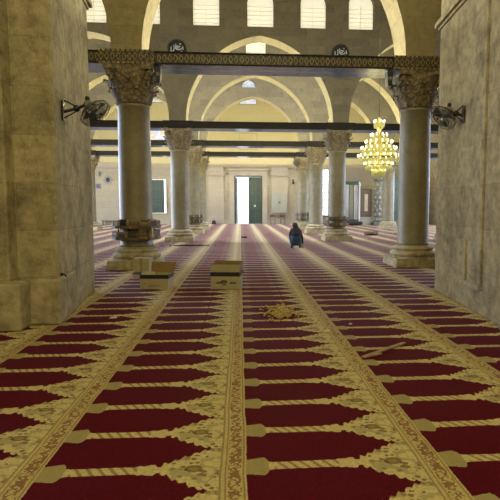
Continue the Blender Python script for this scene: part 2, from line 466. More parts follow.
def window(xc, w, z0, zs, za, Y, pane, grille=True, depth=.1):
    nwin[0] += 1
    r = struct(bpy.data.objects.new('window_%d' % nwin[0], None)); col.objects.link(r); r.location = (xc, Y, 0)
    b = MB(); b.prism(win_pts(0, w, z0, zs, za), 0, depth, pane, 'y'); b.build('pane', r)
    if grille:
        b = MB(); n = 6
        for k in range(1, n): b.box(-w / 2 + .01, w / 2 - .01, -.04, -.005, z0 + (zs - z0) * k / n * 1.05 - .006, z0 + (zs - z0) * k / n * 1.05 + .006, 'plaster')
        for k in range(2, 3): b.box(-w / 2 + w * k / 4 - .01, -w / 2 + w * k / 4 + .01, -.035, -.006, z0 + .01, zs, 'plaster')
        b.build('grille', r)
    return r
W2 = [(x, 1.14, 9.39, 10.45, 10.95) for x in (-6.2, -3.95, -1.41, .95, 3.28, 5.42, 7.7)]
W3 = [(x, 1.1, 10.12, 10.9, 11.3) for x in (-6.4, .95, 7.3)]
W4 = [(.64, .9, 9.62, 9.64, 10.16)]
arcade(ROWS[0], [], 'nearwall'); arcade(ROWS[1], W2, 'arcade'); arcade(ROWS[2], W3, 'arcade'); arcade(ROWS[3], W4, 'arcade')
for w in W2: window(*w, ROWS[1] - .2, 'warmpane')
for w in W3: window(*w, ROWS[2] - .2, 'warmpane')
for w in W4: window(*w, ROWS[3] - .2, 'leaded', False)
def far_window(x0, x1, z0, z1, pane, arch=.0):
    xc, w = (x0 + x1) / 2, x1 - x0
    nwin[0] += 1
    r = struct(bpy.data.objects.new('window_%d' % nwin[0], None)); col.objects.link(r); r.location = (xc, YF, 0)
    b = MB(); b.prism(win_pts(0, w, z0, z1 - arch, z1) if arch else [(-w / 2, z0), (w / 2, z0), (w / 2, z1), (-w / 2, z1)], -.05, 0, pane, 'y'); b.build('pane', r)
    b = MB()
    for a, c in ((-w / 2 - .08, -w / 2), (w / 2, w / 2 + .08)): b.box(a, c, -.1, 0, z0 - .08, z1 - arch, 'farwall')
    b.box(-w / 2, w / 2, -.1, 0, z0 - .08, z0, 'farwall')
    b.build('window_frame', r)
    return r
far_window(.08, 1.5, 10.75, 11.6, 'leaded', .5)
far_window(-7.85, -6.5, 10.8, 12.0, 'leaded', .7)
far_window(-7.95, -6.65, 7.45, 8.75, 'stained')
far_window(8.6, 9.9, 7.45, 8.75, 'stained')
# shuttered window at the left and tall bright window at the right of the far wall
r = far_window(-8.0, -6.62, 1.0, 4.0, 'day')
b = MB(); b.box(-.69, .55, -.16, -.1, 1.02, 3.98, 'green')
for k in range(4):
    for j in range(3): b.box(-.64 + j * .40, -.34 + j * .40, -.185, -.16, 1.12 + k * .72, 1.68 + k * .72, 'darkgreen')
b.build('shutter', r, bevel=.006)
for k in range(3):
    pass
r = far_window(7.25, 8.25, .8, 4.95, 'day')
b = MB()
for k in range(1, 6): b.box(-.49, .49, -.09, -.05, .8 + k * .7 - .03, .8 + k * .7 + .03, 'cabinet')
b.box(-.03, .03, -.09, -.05, .8, 4.95, 'cabinet'); b.build('glazing_bars', r)

# ------------------------------------------------------------------ tie beams
def beam(Y, near, label):
    r = thing('tie_beam', label, 'beam', (0, Y, ZB0))
    b = MB(); h = ZB1 - ZB0
    b.box(SX0, SX1, -TH / 2 + .03, TH / 2 - .03, .015, h, 'beamdark'); b.build('beam_core', r)
    b = MB(); b.box(SX0, SX1, -TH / 2 + .02, TH / 2 - .02, 0, .015, 'soffit'); b.build('soffit', r)
    b = MB(); d = -TH / 2
    b.box(SX0, SX1, d, d + .03, -h / 2, h / 2, 'frieze' if near else 'beamdark')
    b.box(SX0, SX1, d - .03, d, h / 2 - .03, h / 2, 'beamdark')
    b.box(SX0, SX1, d - .02, d, -h / 2, -h / 2 + .03, 'beamdark')
    o = b.build('frieze', r, (0, 0, h / 2))
    for x in (XLL, XL, XR, XRR):
        b = MB(); b.box(-.66, .66, -.04, .04, -h / 2 - .02, h / 2 + .015, 'frieze' if near else 'beamdark'); b.build('impost_panel', r, (x, d - .05, h / 2))
    return r
beam(ROWS[0], True, 'nearest tie beam with gilded black frieze and blue underside, crossing above both front columns')
beam(ROWS[1], False, 'dark tie beam on the second pair of columns, just below the gilded one')
beam(ROWS[2], False, 'dark tie beam on the third pair of columns, between two other dark beams')
beam(ROWS[3], False, 'lowest looking, farthest dark tie beam, in front of the far wall')

# ------------------------------------------------------------------ columns
RS = .405
def column(label, loc, r=RS):
    t = thing('marble_column', label, 'column', loc, 0, 'marble columns of the arcades')
    b = MB(); s = .635
    b.prism([(-s, -s), (s, -s), (s, s), (-s, s)], 0, .22, 'plinth', top=[(k * .96, j * .96) for k, j in ((-s, -s), (s, -s), (s, s), (-s, s))])
    b.prism([(.9 * s * math.cos(PI / 8 + k * PI / 4) * 1.04, .9 * s * math.sin(PI / 8 + k * PI / 4) * 1.04) for k in range(8)], .22, .27, 'plinth')
    b.lathe([(.57, .27), (.60, .30), (.605, .335), (.59, .37), (.54, .385), (.515, .40), (.52, .43), (.545, .45), (.55, .475), (.52, .50), (.45, .515), (r + .02, .55)], 'plinth', 32)
    b.build('base', t)
    b = MB(); b.lathe([(r + .015, .55), (r, .60), (r * 1.005, 2.0), (r * .985, 3.2), (r * .96, 4.0), (r * .96 + .03, 4.02), (r * .96 + .03, 4.07), (r * .95, 4.09)], 'shaft', 32); b.build('shaft', t)
    b = MB()
    b.lathe([(r * .95, 4.09), (r * 1.03, 4.15), (r * 1.18, 4.35), (r * 1.36, 4.6), (r * 1.48, 4.8), (r * 1.5, 4.86)], 'capital', 32)
    for row, (z0, z1, r0, r1, n, off) in enumerate(((4.10, 4.46, r * 1.0, r * 1.24, 10, 0), (4.28, 4.68, r * 1.12, r * 1.45, 10, .5))):
        for k in range(n):                                # curling acanthus leaves
            a = 2 * PI * (k + off) / n; ca, sa = math.cos(a), math.sin(a); w = .085
            pts = [(r0, z0, w * .8), (r0 + .05, z0 + (z1 - z0) * .5, w * 1.1), (r1 + .02, z1 - .05, w), (r1 + .09, z1, w * .7), (r1 + .10, z1 - .06, w * .35)]
            prev = None
            for (rr, z, ww) in pts:
                L = b.bm.verts.new((rr * ca - ww * -sa, rr * sa - ww * ca, z)); C = b.bm.verts.new(((rr + .035) * ca, (rr + .035) * sa, z)); Q = b.bm.verts.new((rr * ca + ww * -sa, rr * sa + ww * ca, z))
                if prev: b.face((prev[0], prev[1], C, L), 'capital', True); b.face((prev[1], prev[2], Q, C), 'capital', True)
                prev = (L, C, Q)
    for k in range(4):                                    # corner volutes
        a = PI / 4 + k * PI / 2; c = Vector((math.cos(a), math.sin(a), 0))
        b.tube([c * (r * 1.2) + Vector((0, 0, 4.5)), c * (r * 1.5) + Vector((0, 0, 4.66)), c * (r * 1.68) + Vector((0, 0, 4.80))], [.04, .06, .07], 'capital', 8)
        b.ball(c * (r * 1.72) + Vector((0, 0, 4.78)), .085, 'capital')
    s2 = .62; n = 6; outl = []
    for k in range(4):                                    # abacus with hollow sides
        a = PI / 4 + k * PI / 2; p = Vector((math.cos(a), math.sin(a))) * s2 * 1.36; a2 = a + PI / 2; q = Vector((math.cos(a2), math.sin(a2))) * s2 * 1.36
        for i in range(n):
            f = i / n; m = p.lerp(q, f); m *= 1 - .12 * math.sin(PI * f); outl.append((m.x, m.y))
    b.prism(outl, 4.86, 5.0, 'capital')
    b.build('capital', t)
    return t
c0 = column('front left marble column carrying a book rack, foot beside the open brown cardboard box', (XL + .03, ROWS[0], 0))
def more(x, y, l): return dup(c0, (x, y, 0), 0, l, 'marble columns of the arcades')
more(XR + .09, ROWS[0], 'front right marble column, bare shaft, right beside the right stone pier')
more(XL - .02, ROWS[1], 'second marble column of the left row, bare, just right of the front left column')
more(XR - .05, ROWS[1], 'second marble column of the right row with a brown book rack, left of the chandelier')
more(XL - .05, ROWS[2], 'third marble column of the left row with a dark book rack low on its shaft')
more(XR - .05, ROWS[2], 'third marble column of the right row, bare, between the person and the racked column')
more(XL - .05, ROWS[3], 'last marble column of the left row, farthest back, nearest the door on its left')
more(XR - .1, ROWS[3], 'last marble column of the right row, farthest back, directly behind the crouching person')
more(XLL, ROWS[3], 'pale slim far column of the left aisle seen beside the left stone pier')
more(XRR + .55, ROWS[3], 'far column of the right aisle seen beside the front right column')
more(XLL, ROWS[2], 'third left aisle column hidden behind the left stone pier')
more(XRR, ROWS[2], 'third right aisle column hidden behind the front right column')
more(XLL, ROWS[1], 'second left aisle column hidden behind the left stone pier')
more(XRR, ROWS[1], 'second right aisle column hidden behind the right stone pier')
more(XLL, ROWS[0], 'front left aisle column hidden behind the left stone pier')
more(XRR, ROWS[0], 'front right aisle column hidden behind the right stone pier')

# ------------------------------------------------------------------ the two near piers
def pier(label, shaft, plinths, corn):
    t = thing('stone_pier', label, 'pier', (shaft[0][0][0], shaft[0][0][1], 0))
    ox, oy = shaft[0][0]
    L = lambda P: [(x - ox, y - oy) for x, y in P]
    b = MB()
    for P in shaft: b.prism(L(P), 0, ZC - .31, 'pier')
    b.build('pier_shaft', t, bevel=.02)
    for P in plinths:
        b = MB(); b.prism(L(P), 0, .60, 'plinth'); b.build('plinth', t, bevel=.03)
    b = MB()
    for P, z in corn:
        for k, (za, zb) in enumerate(((0, .05), (.05, .13))):
            d = .03 + .05 * k
            cx = sum(p[0] for p in P) / len(P); cy = sum(p[1] for p in P) / len(P)
            g = []
            for x, y in P:
                g.append((x + math.copysign(d, x - cx), y + math.copysign(d, y - cy)))
            b.prism(L(g), z + za, z + zb, 'pier')
    b.build('cornice', t)
    return t
pier('left stone pier of weathered tan blocks with a fan on its inner side',
     [[(-2.40, 7.06), (-2.69, 9.80), (-5.2, 9.80), (-5.2, 7.06)], [(-2.92, 6.80), (-2.92, 7.3), (-5.0, 7.3), (-5.0, 6.80)], [(-3.14, 6.72), (-3.14, 7.3), (-4.8, 7.3), (-4.8, 6.72)]],
     [[(-2.36, 6.96), (-2.48, 8.05), (-2.83, 8.05), (-2.83, 6.96)], [(-2.73, 6.60), (-2.73, 6.96), (-5.2, 6.96), (-5.2, 6.60)]],
     [([(-2.40, 7.06), (-2.69, 9.80), (-5.2, 9.80), (-5.2, 7.06)], 5.05)])
pier('right stone pier of weathered tan blocks with a fan on its inner side',
     [[(3.34, 6.2), (5.9, 6.2), (5.9, 9.40), (3.62, 9.40)]],
     [[(3.22, 5.4), (4.4, 5.4), (4.4, 6.2), (3.22, 6.2)]],
     [([(3.34, 6.2), (5.9, 6.2), (5.9, 9.40), (3.62, 9.40)], 4.72)])

pr = bpy.data.objects['stone_pier.001']
fx = lambda y: (y - 6.2) * .0875
def strip(nm, y0, y1, z0, z1, d, m, lab=None):
    b = MB(); b.prism([(fx(y0) - d, y0 - 6.2), (fx(y0) + .05, y0 - 6.2), (fx(y1) + .05, y1 - 6.2), (fx(y1) - d, y1 - 6.2)], z0, z1, m); b.build(nm, pr, bevel=.008, label=lab)
strip('sill', 7.08, 7.82, .36, .42, .055, 'plinth', 'pale worn sill on the pier face')
strip('jamb', 7.08, 7.18, .43, 4.6, .03, 'pier'); strip('jamb', 7.72, 7.82, .43, 1.05, .03, 'pier')
pl = bpy.data.objects['stone_pier']
b = MB(); b.tube([(0, 0, 0), (.04, -.02, 0), (.06, -.02, -.03)], .012, 'black', 6); b.ball((0, 0, 0), .024, 'black'); b.build('iron_hook', pl, (-2.36 + 2.40, 7.0 - 7.06 + .06, .66), label='dark iron hook just above the plinth')
# ------------------------------------------------------------------ carpet
b = MB(); b.box(SX0, SX1, YB, YF, -.02, 0, 'carpet')
tag(b.build('carpet'), 'red fitted prayer carpet with gold columns and serrated niches covering the whole floor', 'carpet')

# ------------------------------------------------------------------ book racks and books
BOOKC = {'brown': (.11, .06, .025), 'tan': (.30, .22, .11), 'dark green': (.03, .05, .025), 'maroon': (.09, .018, .015), 'black': (.02, .018, .015), 'olive': (.16, .13, .05), 'cream': (.52, .47, .34)}
for k, c in BOOKC.items(): M['book_' + k] = plain('cover_' + k.replace(' ', '_'), c, .6)
def book(colour, size, label, loc, rot, group):
    w, d, h = size
    b = MB(); cm = 'book_' + colour
    b.box(-w / 2, w / 2, -d / 2, d / 2, 0, .004, cm); b.box(-w / 2, w / 2, -d / 2, d / 2, h - .004, h, cm); b.box(-w / 2, -w / 2 + .005, -d / 2, d / 2, .004, h - .004, cm)
    t = b.build('book', None, loc); tag(t, label, 'book', group)
    t.rotation_euler = rot
    b = MB(); b.box(-w / 2 + .005, w / 2 - .006, -d / 2 + .006, d / 2 - .006, .004, h - .004, 'paper'); b.build('pages', t)
    return t
def rack(name, label, x, y, rin, rout, tiers, n=12):
    t = thing('book_rack', label, 'book rack', (x, y, 0))
    for z in tiers:
        b = MB(); A = []; 
        for k in range(n):
            a = 2 * PI * (k + .5) / n; A.append((math.cos(a), math.sin(a)))
        for k in range(n):
            p, q = A[k], A[(k + 1) % n]
            b.prism([(p[0] * rin, p[1] * rin), (p[0] * rout, p[1] * rout), (q[0] * rout, q[1] * rout), (q[0] * rin, q[1] * rin)], z - .025, z, 'oldwood')
            b.prism([(p[0] * (rout - .015), p[1] * (rout - .015)), (p[0] * rout, p[1] * rout), (q[0] * rout, q[1] * rout), (q[0] * (rout - .015), q[1] * (rout - .015))], z, z + .035, 'oldwood')
        b.build('shelf', t)
    z0, z1 = tiers[0] - .06, tiers[-1] + .18
    for k in range(0, n, 2):
        b = MB(); a = 2 * PI * (k + .5) / n; b.obox((math.cos(a) * (rin + .02), math.sin(a) * (rin + .02), (z0 + z1) / 2), (.03, .04, z1 - z0), 'oldwood', Matrix.Rotation(a, 3, 'Z')); b.build('upright', t)
    b = MB(); b.tube([(rin * math.cos(2 * PI * k / 24), rin * math.sin(2 * PI * k / 24), z1 - .05) for k in range(24)], .014, 'oldwood', closed=True); b.build('hoop', t)
    return t
rack('rack', 'two tier wooden book rack around the front left column', XL + .03, ROWS[0], RS + .02, .62, (.76, 1.04))
names = ['leftmost', 'second', 'third', 'fourth', 'fifth', 'sixth', 'seventh']
cc = ['brown', 'olive', 'tan', 'brown', 'black', 'dark green', 'maroon', 'tan', 'brown', 'olive']
ci = 0
for tier, z, word in ((0, .762, 'lower'), (1, 1.042, 'upper')):
    for k in range(7):
        a = PI + (k + .5) * PI / 7 + (.08 if tier else 0)
        px, py = XL + .03 + .535 * math.cos(a), ROWS[0] + .535 * math.sin(a)
        if tier == 0 and k == 5:
            continue
        ns = (4, 5, 4, 4, 5, 2, 5)[k] if tier == 0 else (3, 3, 4, 3, 4, 4, 4)[k]
        zz = z
        for j in range(ns):
            h = R.choice((.035, .045, .055)); c = cc[ci % len(cc)]; ci += 1
            if tier == 0 and zz + h > 1.012: break
            wd = R.uniform(.185, .205)
            book(c, (.12, wd, h), '%s book %s in %s stack from left, %s shelf, front left rack' % (c, ['lowest', 'second up', 'third up', 'fourth up', 'fifth up'][j], names[k], word), (px, py, zz), (0, 0, a + R.uniform(-.03, .03) + PI), 'books on the front left rack')
            zz += h + .001
# the pale book standing on end at the right of the lower shelf
a = PI + 5.5 * PI / 7
book('cream', (.11, .05, .245), 'cream coloured book standing upright at the right of the front rack', (XL + .03 + .54 * math.cos(a), ROWS[0] + .54 * math.sin(a), .762), (0, 0, a + PI), 'books on the front left rack')
rack('rack', 'low brown book rack round the second right column', XR - .05, ROWS[1], RS + .02, .56, (.70, .96))
for k in range(4):
    a = PI + (k + .6) * PI / 4.2
    for tier, z in ((0, .702), (1, .962)):
        c = (['maroon', 'brown', 'tan', 'brown'], ['tan', 'brown', 'olive', 'maroon'])[tier][k]
        book(c, (.10, .22, .12), '%s book, %s from left on the %s shelf of the second right column' % (c, ['first', 'second', 'third', 'fourth'][k], ['lower', 'upper'][tier]), (XR - .05 + .515 * math.cos(a), ROWS[1] + .515 * math.sin(a), z), (0, 0, a + PI), 'books on the second right rack')
rack('rack', 'dark book rack round the third left column', XL - .05, ROWS[2], RS + .02, .58, (.66, .94))
for k in range(4):
    a = PI + (k + .6) * PI / 4.2
    for tier, z in ((0, .662), (1, .942)):
        c = (['black', 'dark green', 'brown', 'dark green'], ['dark green', 'black', 'olive', 'black'])[tier][k]
        book(c, (.10, .22, .16), '%s book, %s from left on the %s shelf of the third left column' % (c, ['first', 'second', 'third', 'fourth'][k], ['lower', 'upper'][tier]), (XL - .05 + .52 * math.cos(a), ROWS[2] + .52 * math.sin(a), z), (0, 0, a + PI), 'books on the third left rack')
rack('rack', 'tan book rack round the last right column behind the person', XR - .1, ROWS[3], RS + .02, .56, (.70, 1.0))

# ------------------------------------------------------------------ cartons
def carton(label, loc, rz, w, d, h, band, parts, mat='cream', top='tan'):
    t = thing('cardboard_box', label, 'box', loc, rz)
    th = .008; b = MB()
    def ring(z0, z1, m):
        b.box(-w / 2, w / 2, -d / 2, -d / 2 + th, z0, z1, m); b.box(-w / 2, w / 2, d / 2 - th, d / 2, z0, z1, m)
        b.box(-w / 2, -w / 2 + th, -d / 2 + th, d / 2 - th, z0, z1, m); b.box(w / 2 - th, w / 2, -d / 2 + th, d / 2 - th, z0, z1, m)
    ring(0, h, mat); b.box(-w / 2 + th, w / 2 - th, -d / 2 + th, d / 2 - th, 0, th, mat)
    b.build('box_body', t)
    b = MB(); e = .003; z0, z1 = band
    b.box(-w / 2 - e, w / 2 + e, -d / 2 - e, -d / 2, z0, z1, 'ink'); b.box(w / 2, w / 2 + e, -d / 2, d / 2, z0, z1, 'ink'); b.box(-w / 2 - e, -w / 2, -d / 2, d / 2, z0, z1, 'ink')
    b.build('printed_band', t, label='black printed band')
    return t
# middle carton: flaps of the lower box stand up above the band
w, d = .55, .40
t = carton('square pale cardboard box with a black band, standing alone in the middle aisle', (-.26, 9.98, 0), math.radians(-8), w, d, .30, (.245, .325), 0)
b = MB(); th = .008
b.box(-w / 2, w / 2, -d / 2, -d / 2 + th, .30, .47, 'cream'); b.build('flap', t)
b = MB(); b.prism([(-w / 2, d / 2 - th), (w / 2, d / 2 - th), (w / 2, d / 2), (-w / 2, d / 2)], .30, .50, 'brown', top=[(-w / 2, d / 2 + .02), (w / 2, d / 2 + .02), (w / 2, d / 2 + .03), (-w / 2, d / 2 + .03)]); b.build('flap', t)
b = MB(); b.box(-w / 2, -w / 2 + th, -d / 2 + th, d / 2 - th, .30, .47, 'tan'); b.build('flap', t)
b = MB(); b.box(w / 2 - th, w / 2, -d / 2 + th, d / 2 - th, .30, .485, 'brown'); b.build('flap', t)
b = MB(); b.prism([(w / 2, -.02), (w / 2 + .06, -.04), (w / 2 + .06, .16), (w / 2, .14)], .325, .335, 'ink'); b.build('torn_tab', t)
b = MB(); y = -d / 2 - .002
def mark(pts, zc, r=.008): b.tube([(x, y, zc + z) for x, z in pts], r, 'ink', 5)
for x0 in (-.16, .10):                                  # two short illegible printed words with an emblem between
    for k in range(5): mark([(x0 + k * .025, -.015), (x0 + k * .025 + .008, .016 if k % 2 else .006)], .13)
    mark([(x0 - .01, -.018), (x0 + .11, -.014)], .13, .005)
mark([(.05 * math.cos(2 * PI * k / 12) - .02, .03 * math.sin(2 * PI * k / 12)) for k in range(13)], .145); mark([(-.06, .0), (.02, .0)], .145); mark([(-.05, -.045), (.01, -.045)], .13)
b.build('printed_mark', t, label='dark printed emblem and lettering')
# left carton, open
w, d = .54, .42
t = carton('open pale box with raised brown flap beside the front left column', (-1.60, 10.1, 0), math.radians(-6), w, d, .27, (.20, .275), 0)
b = MB(); b.prism([(-w / 2 + .10, d / 2 - th), (w / 2, d / 2 - th), (w / 2, d / 2), (-w / 2 + .10, d / 2)], .27, .47, 'brown', top=[(-w / 2 + .10, d / 2 + .06), (w / 2 + .05, d / 2 + .06), (w / 2 + .05, d / 2 + .07), (-w / 2 + .1, d / 2 + .07)]); b.build('flap', t, label='raised brown flap')
b = MB(); b.prism([(-w / 2 + .02, -d / 2), (.02, -d / 2), (.02, -d / 2 + th), (-w / 2 + .02, -d / 2 + th)], .275, .33, 'cream', top=[(-w / 2 + .04, -d / 2 + .05), (.0, -d / 2 + .05), (.0, -d / 2 + .058), (-w / 2 + .04, -d / 2 + .058)]); b.build('flap', t)
b = MB(); b.prism([(-w / 2, -d / 2 + .02), (-w / 2, d / 2 - .02), (-w / 2 + th, d / 2 - .02), (-w / 2 + th, -d / 2 + .02)], .27, .285, 'ink', top=[(-w / 2 - .19, -d / 2 + .02), (-w / 2 - .19, d / 2 - .02), (-w / 2 - .18, d / 2 - .02), (-w / 2 - .18, -d / 2 + .02)]); b.build('flap', t, label='dark flap folded outwards')
b = MB(); b.box(-.12, .10, -w * 0 - d / 2 - .002, -d / 2, .06, .075, 'brown'); b.box(-.2, -.16, -d / 2 - .002, -d / 2, .1, .12, 'brown'); b.build('printed_mark', t)
# upright pale carton against the column foot
t = thing('cardboard_box', 'small closed tan box tucked between the open box and the column foot', 'box', (-2.16, 11.75, 0), math.radians(-12))
b = MB(); b.box(-.18, .18, -.13, .13, 0, .42, 'cream'); b.build('box_body', t, bevel=.006)
b = MB(); b.box(-.03, .03, -.133, -.13, .05, .42, 'tan'); b.box(-.03, .03, -.13, .13, .42, .423, 'tan'); b.build('tape', t)

# ------------------------------------------------------------------ person
def person():
    t = thing('person', 'person seen from behind crouching on the carpet in dark top and blue jeans', 'person', (2.1, 19.35, 0), math.radians(2))
    V, E, Rd, tagm = [], [], [], []
    def v(p, r, par=None, m=0):
        V.append(p); Rd.append(r if isinstance(r, tuple) else (r, r)); tagm.append(m)
        if par is not None: E.append((par, len(V) - 1))
        return len(V) - 1
    pel = v((0, -.02, .21), (.25, .24)); sp = v((0, .07, .46), (.165, .15), pel); ch = v((0, .18, .65), (.16, .13), sp); nk0 = v((0, .24, .76), (.12, .10), ch)
    nk = v((0, .29, .77), .055, nk0); h1 = v((0, .345, .79), (.072, .08), nk); h2 = v((0, .365, .855), (.078, .09), h1); h3 = v((0, .36, .915), (.045, .05), h2)
    nose = v((0, .46, .80), .012, h1)
    hands = []
    for s in (-1, 1):
        hip = v((s * .10, .06, .20), .16, pel); kn = v((s * .19, .36, .46), .075, hip); an = v((s * .15, .06, .085), .045, kn); heel = v((s * .15, .10, .04), .04, an); toe = v((s * .165, .26, .03), .03, heel)
        sh = v((s * .15, .22, .71), .065, ch)
        if s > 0: el = v((.25, .16, .40), .045, sh); wr = v((.275, .20, .15), .03, el); hd = v((.275, .22, .08), (.032, .02), wr); d0 = Vector((.0, .5, -.85))
        else: el = v((-.20, .34, .48), .045, sh); wr = v((-.12, .52, .40), .03, el); hd = v((-.07, .58, .39), (.032, .02), wr); d0 = Vector((.6, .75, -.25))
        d0.normalize(); side = d0.cross(Vector((0, 0, 1))); side.normalize()
        base = Vector(V[hd])
        for k in range(5):
            if k == 4: a = base - d0 * .02 + side * .03 * -s; q = a + (d0 * .6 - side * s).normalized() * .035; L = [q, q + d0 * .025]
            else:
                o = side * (k - 1.5) * .019; ln = (.055, .068, .063, .048)[k]; q = base + o + d0 * .045; L = [q, q + d0 * ln * .5, q + (d0 * .8 + Vector((0, .25, -.25))).normalized() * ln * .95]
            par = hd
            for j, p in enumerate(L):
                p = Vector((p.x, p.y, max(p.z, .012))); par = v(tuple(p), .010 - .001 * j, par)
    me = bpy.data.meshes.new('body'); me.from_pydata(V, E, [])
    o = bpy.data.objects.new('body', me); col.objects.link(o)
    sk = o.modifiers.new('skin', 'SKIN'); sk.branch_smoothing = .3
    for i, sv in enumerate(me.skin_vertices[0].data): sv.radius = Rd[i]; sv.use_root = (i == 0)
    su = o.modifiers.new('sub', 'SUBSURF'); su.levels = su.render_levels = 2
    dg = bpy.context.evaluated_depsgraph_get(); dg.update()
    m2 = bpy.data.meshes.new_from_object(o.evaluated_get(dg)); o.modifiers.clear(); o.data = m2
    m2.materials.clear()
    for n in ('skin', 'cloth', 'jeans', 'black'): m2.materials.append(M[n])
    for p in m2.polygons:
        p.use_smooth = True; c = p.center
        if c.z > .72 and abs(c.x) < .11 and c.y > .29: k = 0
        elif c.z < .075 and abs(c.x) < .22: k = 3
        elif abs(c.x) > .235 and c.z < .17: k = 0
        elif c.y > .53: k = 0
        elif abs(c.x) > .215 and c.y < .30 or c.z > .53 and c.y < .42: k = 1
        else: k = 2
        p.material_index = k
    o.parent = t
    zmin = min(vv.co.z for vv in m2.vertices)
    for vv in m2.vertices: vv.co.z -= zmin
    b = MB(); b.ball((0, .345, .865), (.112, .115, .10), 'hair', 14, 10); b.ball((0, .27, .82), (.105, .07, .10), 'hair', 12, 8); b.build('hair', t)
    for s in (-1, 1):
        b = MB(); b.ball((s * .034, .448, .845), .012, 'pale', 8, 6); b.ball((s * .034, .459, .845), .006, 'black', 8, 6); b.build('eye', t)
        b = MB(); b.ball((s * .088, .36, .84), (.014, .026, .036), 'skin', 8, 6); b.build('ear', t)
    b = MB(); b.tube([(-.025, .425, .765), (0, .43, .762), (.025, .425, .765)], .006, 'book_maroon'); b.build('mouth', t)
    b = MB(); b.lathe([(.188, .0), (.195, .02), (.195, .06), (.18, .08)], 'cloth', 24); hem = b.build('shirt_hem', t, (0, .075, .47)); hem.scale = (.93, .95, 1); hem.rotation_euler = (math.radians(-16), 0, 0)
    return t
person()

# ------------------------------------------------------------------ chandelier
def chandelier():
    X, Y = 5.1, 19.0
    t = thing('chandelier', 'large lit chandelier with tiers of glowing glass cups hanging in the right aisle', 'chandelier', (X, Y, 2.62))
    b = MB(); b.tube([(0, 0, 2.2), (0, 0, ZC - 2.62)], .012, 'wire', 6); b.build('chain', t)
    b = MB(); b.lathe([(.03, 0), (.10, .05), (.14, .14), (.07, .22), (.05, .6), (.07, 1.0), (.10, 1.35), (.05, 1.55), (.09, 1.75), (.05, 1.9), (.10, 2.0), (.03, 2.2)], 'brass', 16); b.build('stem', t)
    tiers = [(.30, .27, 10), (.74, .62, 22), (.55, .50, 17), (.78, .78, 26), (.62, 1.0, 0), (.64, 1.08, 18), (.47, 1.28, 14), (.31, 1.50, 9), (.20, 1.92, 6)]
    tiers = [(.26, .24, 8), (.52, .46, 14), (.76, .74, 20), (.64, 1.02, 18), (.49, 1.25, 14), (.30, 1.50, 9), (.19, 1.98, 6)]
    for r, z, n in tiers:
        b = MB(); b.tube([(r * math.cos(2 * PI * k / 32), r * math.sin(2 * PI * k / 32), z) for k in range(32)], .018, 'brass', 6, True)
        for k in range(max(4, n // 3)):
            a = 2 * PI * k / max(4, n // 3); b.tube([(.05 * math.cos(a), .05 * math.sin(a), z - .08), (r * .6 * math.cos(a), r * .6 * math.sin(a), z - .07), (r * math.cos(a), r * math.sin(a), z)], .012, 'brass', 5)
        b.build('ring', t)
        b = MB()                                          # strings of cut crystal under each ring
        m = int(r * 60)
        for k in range(m):
            a = 2 * PI * k / m; h = .10 + .05 * (k % 2)
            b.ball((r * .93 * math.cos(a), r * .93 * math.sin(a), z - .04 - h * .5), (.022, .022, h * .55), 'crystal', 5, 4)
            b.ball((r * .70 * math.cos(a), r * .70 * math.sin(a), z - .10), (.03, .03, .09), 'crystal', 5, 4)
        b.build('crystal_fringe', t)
        for k in range(n):
            a = 2 * PI * (k + .5 * (n % 4 > 1)) / n
            b = MB(); b.lathe([(.015, 0), (.030, .03), (.034, .07), (.028, .10)], 'bulb', 8); b.build('glass_cup', t, (r * math.cos(a), r * math.sin(a), z + .02))
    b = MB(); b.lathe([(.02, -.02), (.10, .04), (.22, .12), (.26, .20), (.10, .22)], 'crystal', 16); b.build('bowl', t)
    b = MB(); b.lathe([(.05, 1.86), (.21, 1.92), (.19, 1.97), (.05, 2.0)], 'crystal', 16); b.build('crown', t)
chandelier()

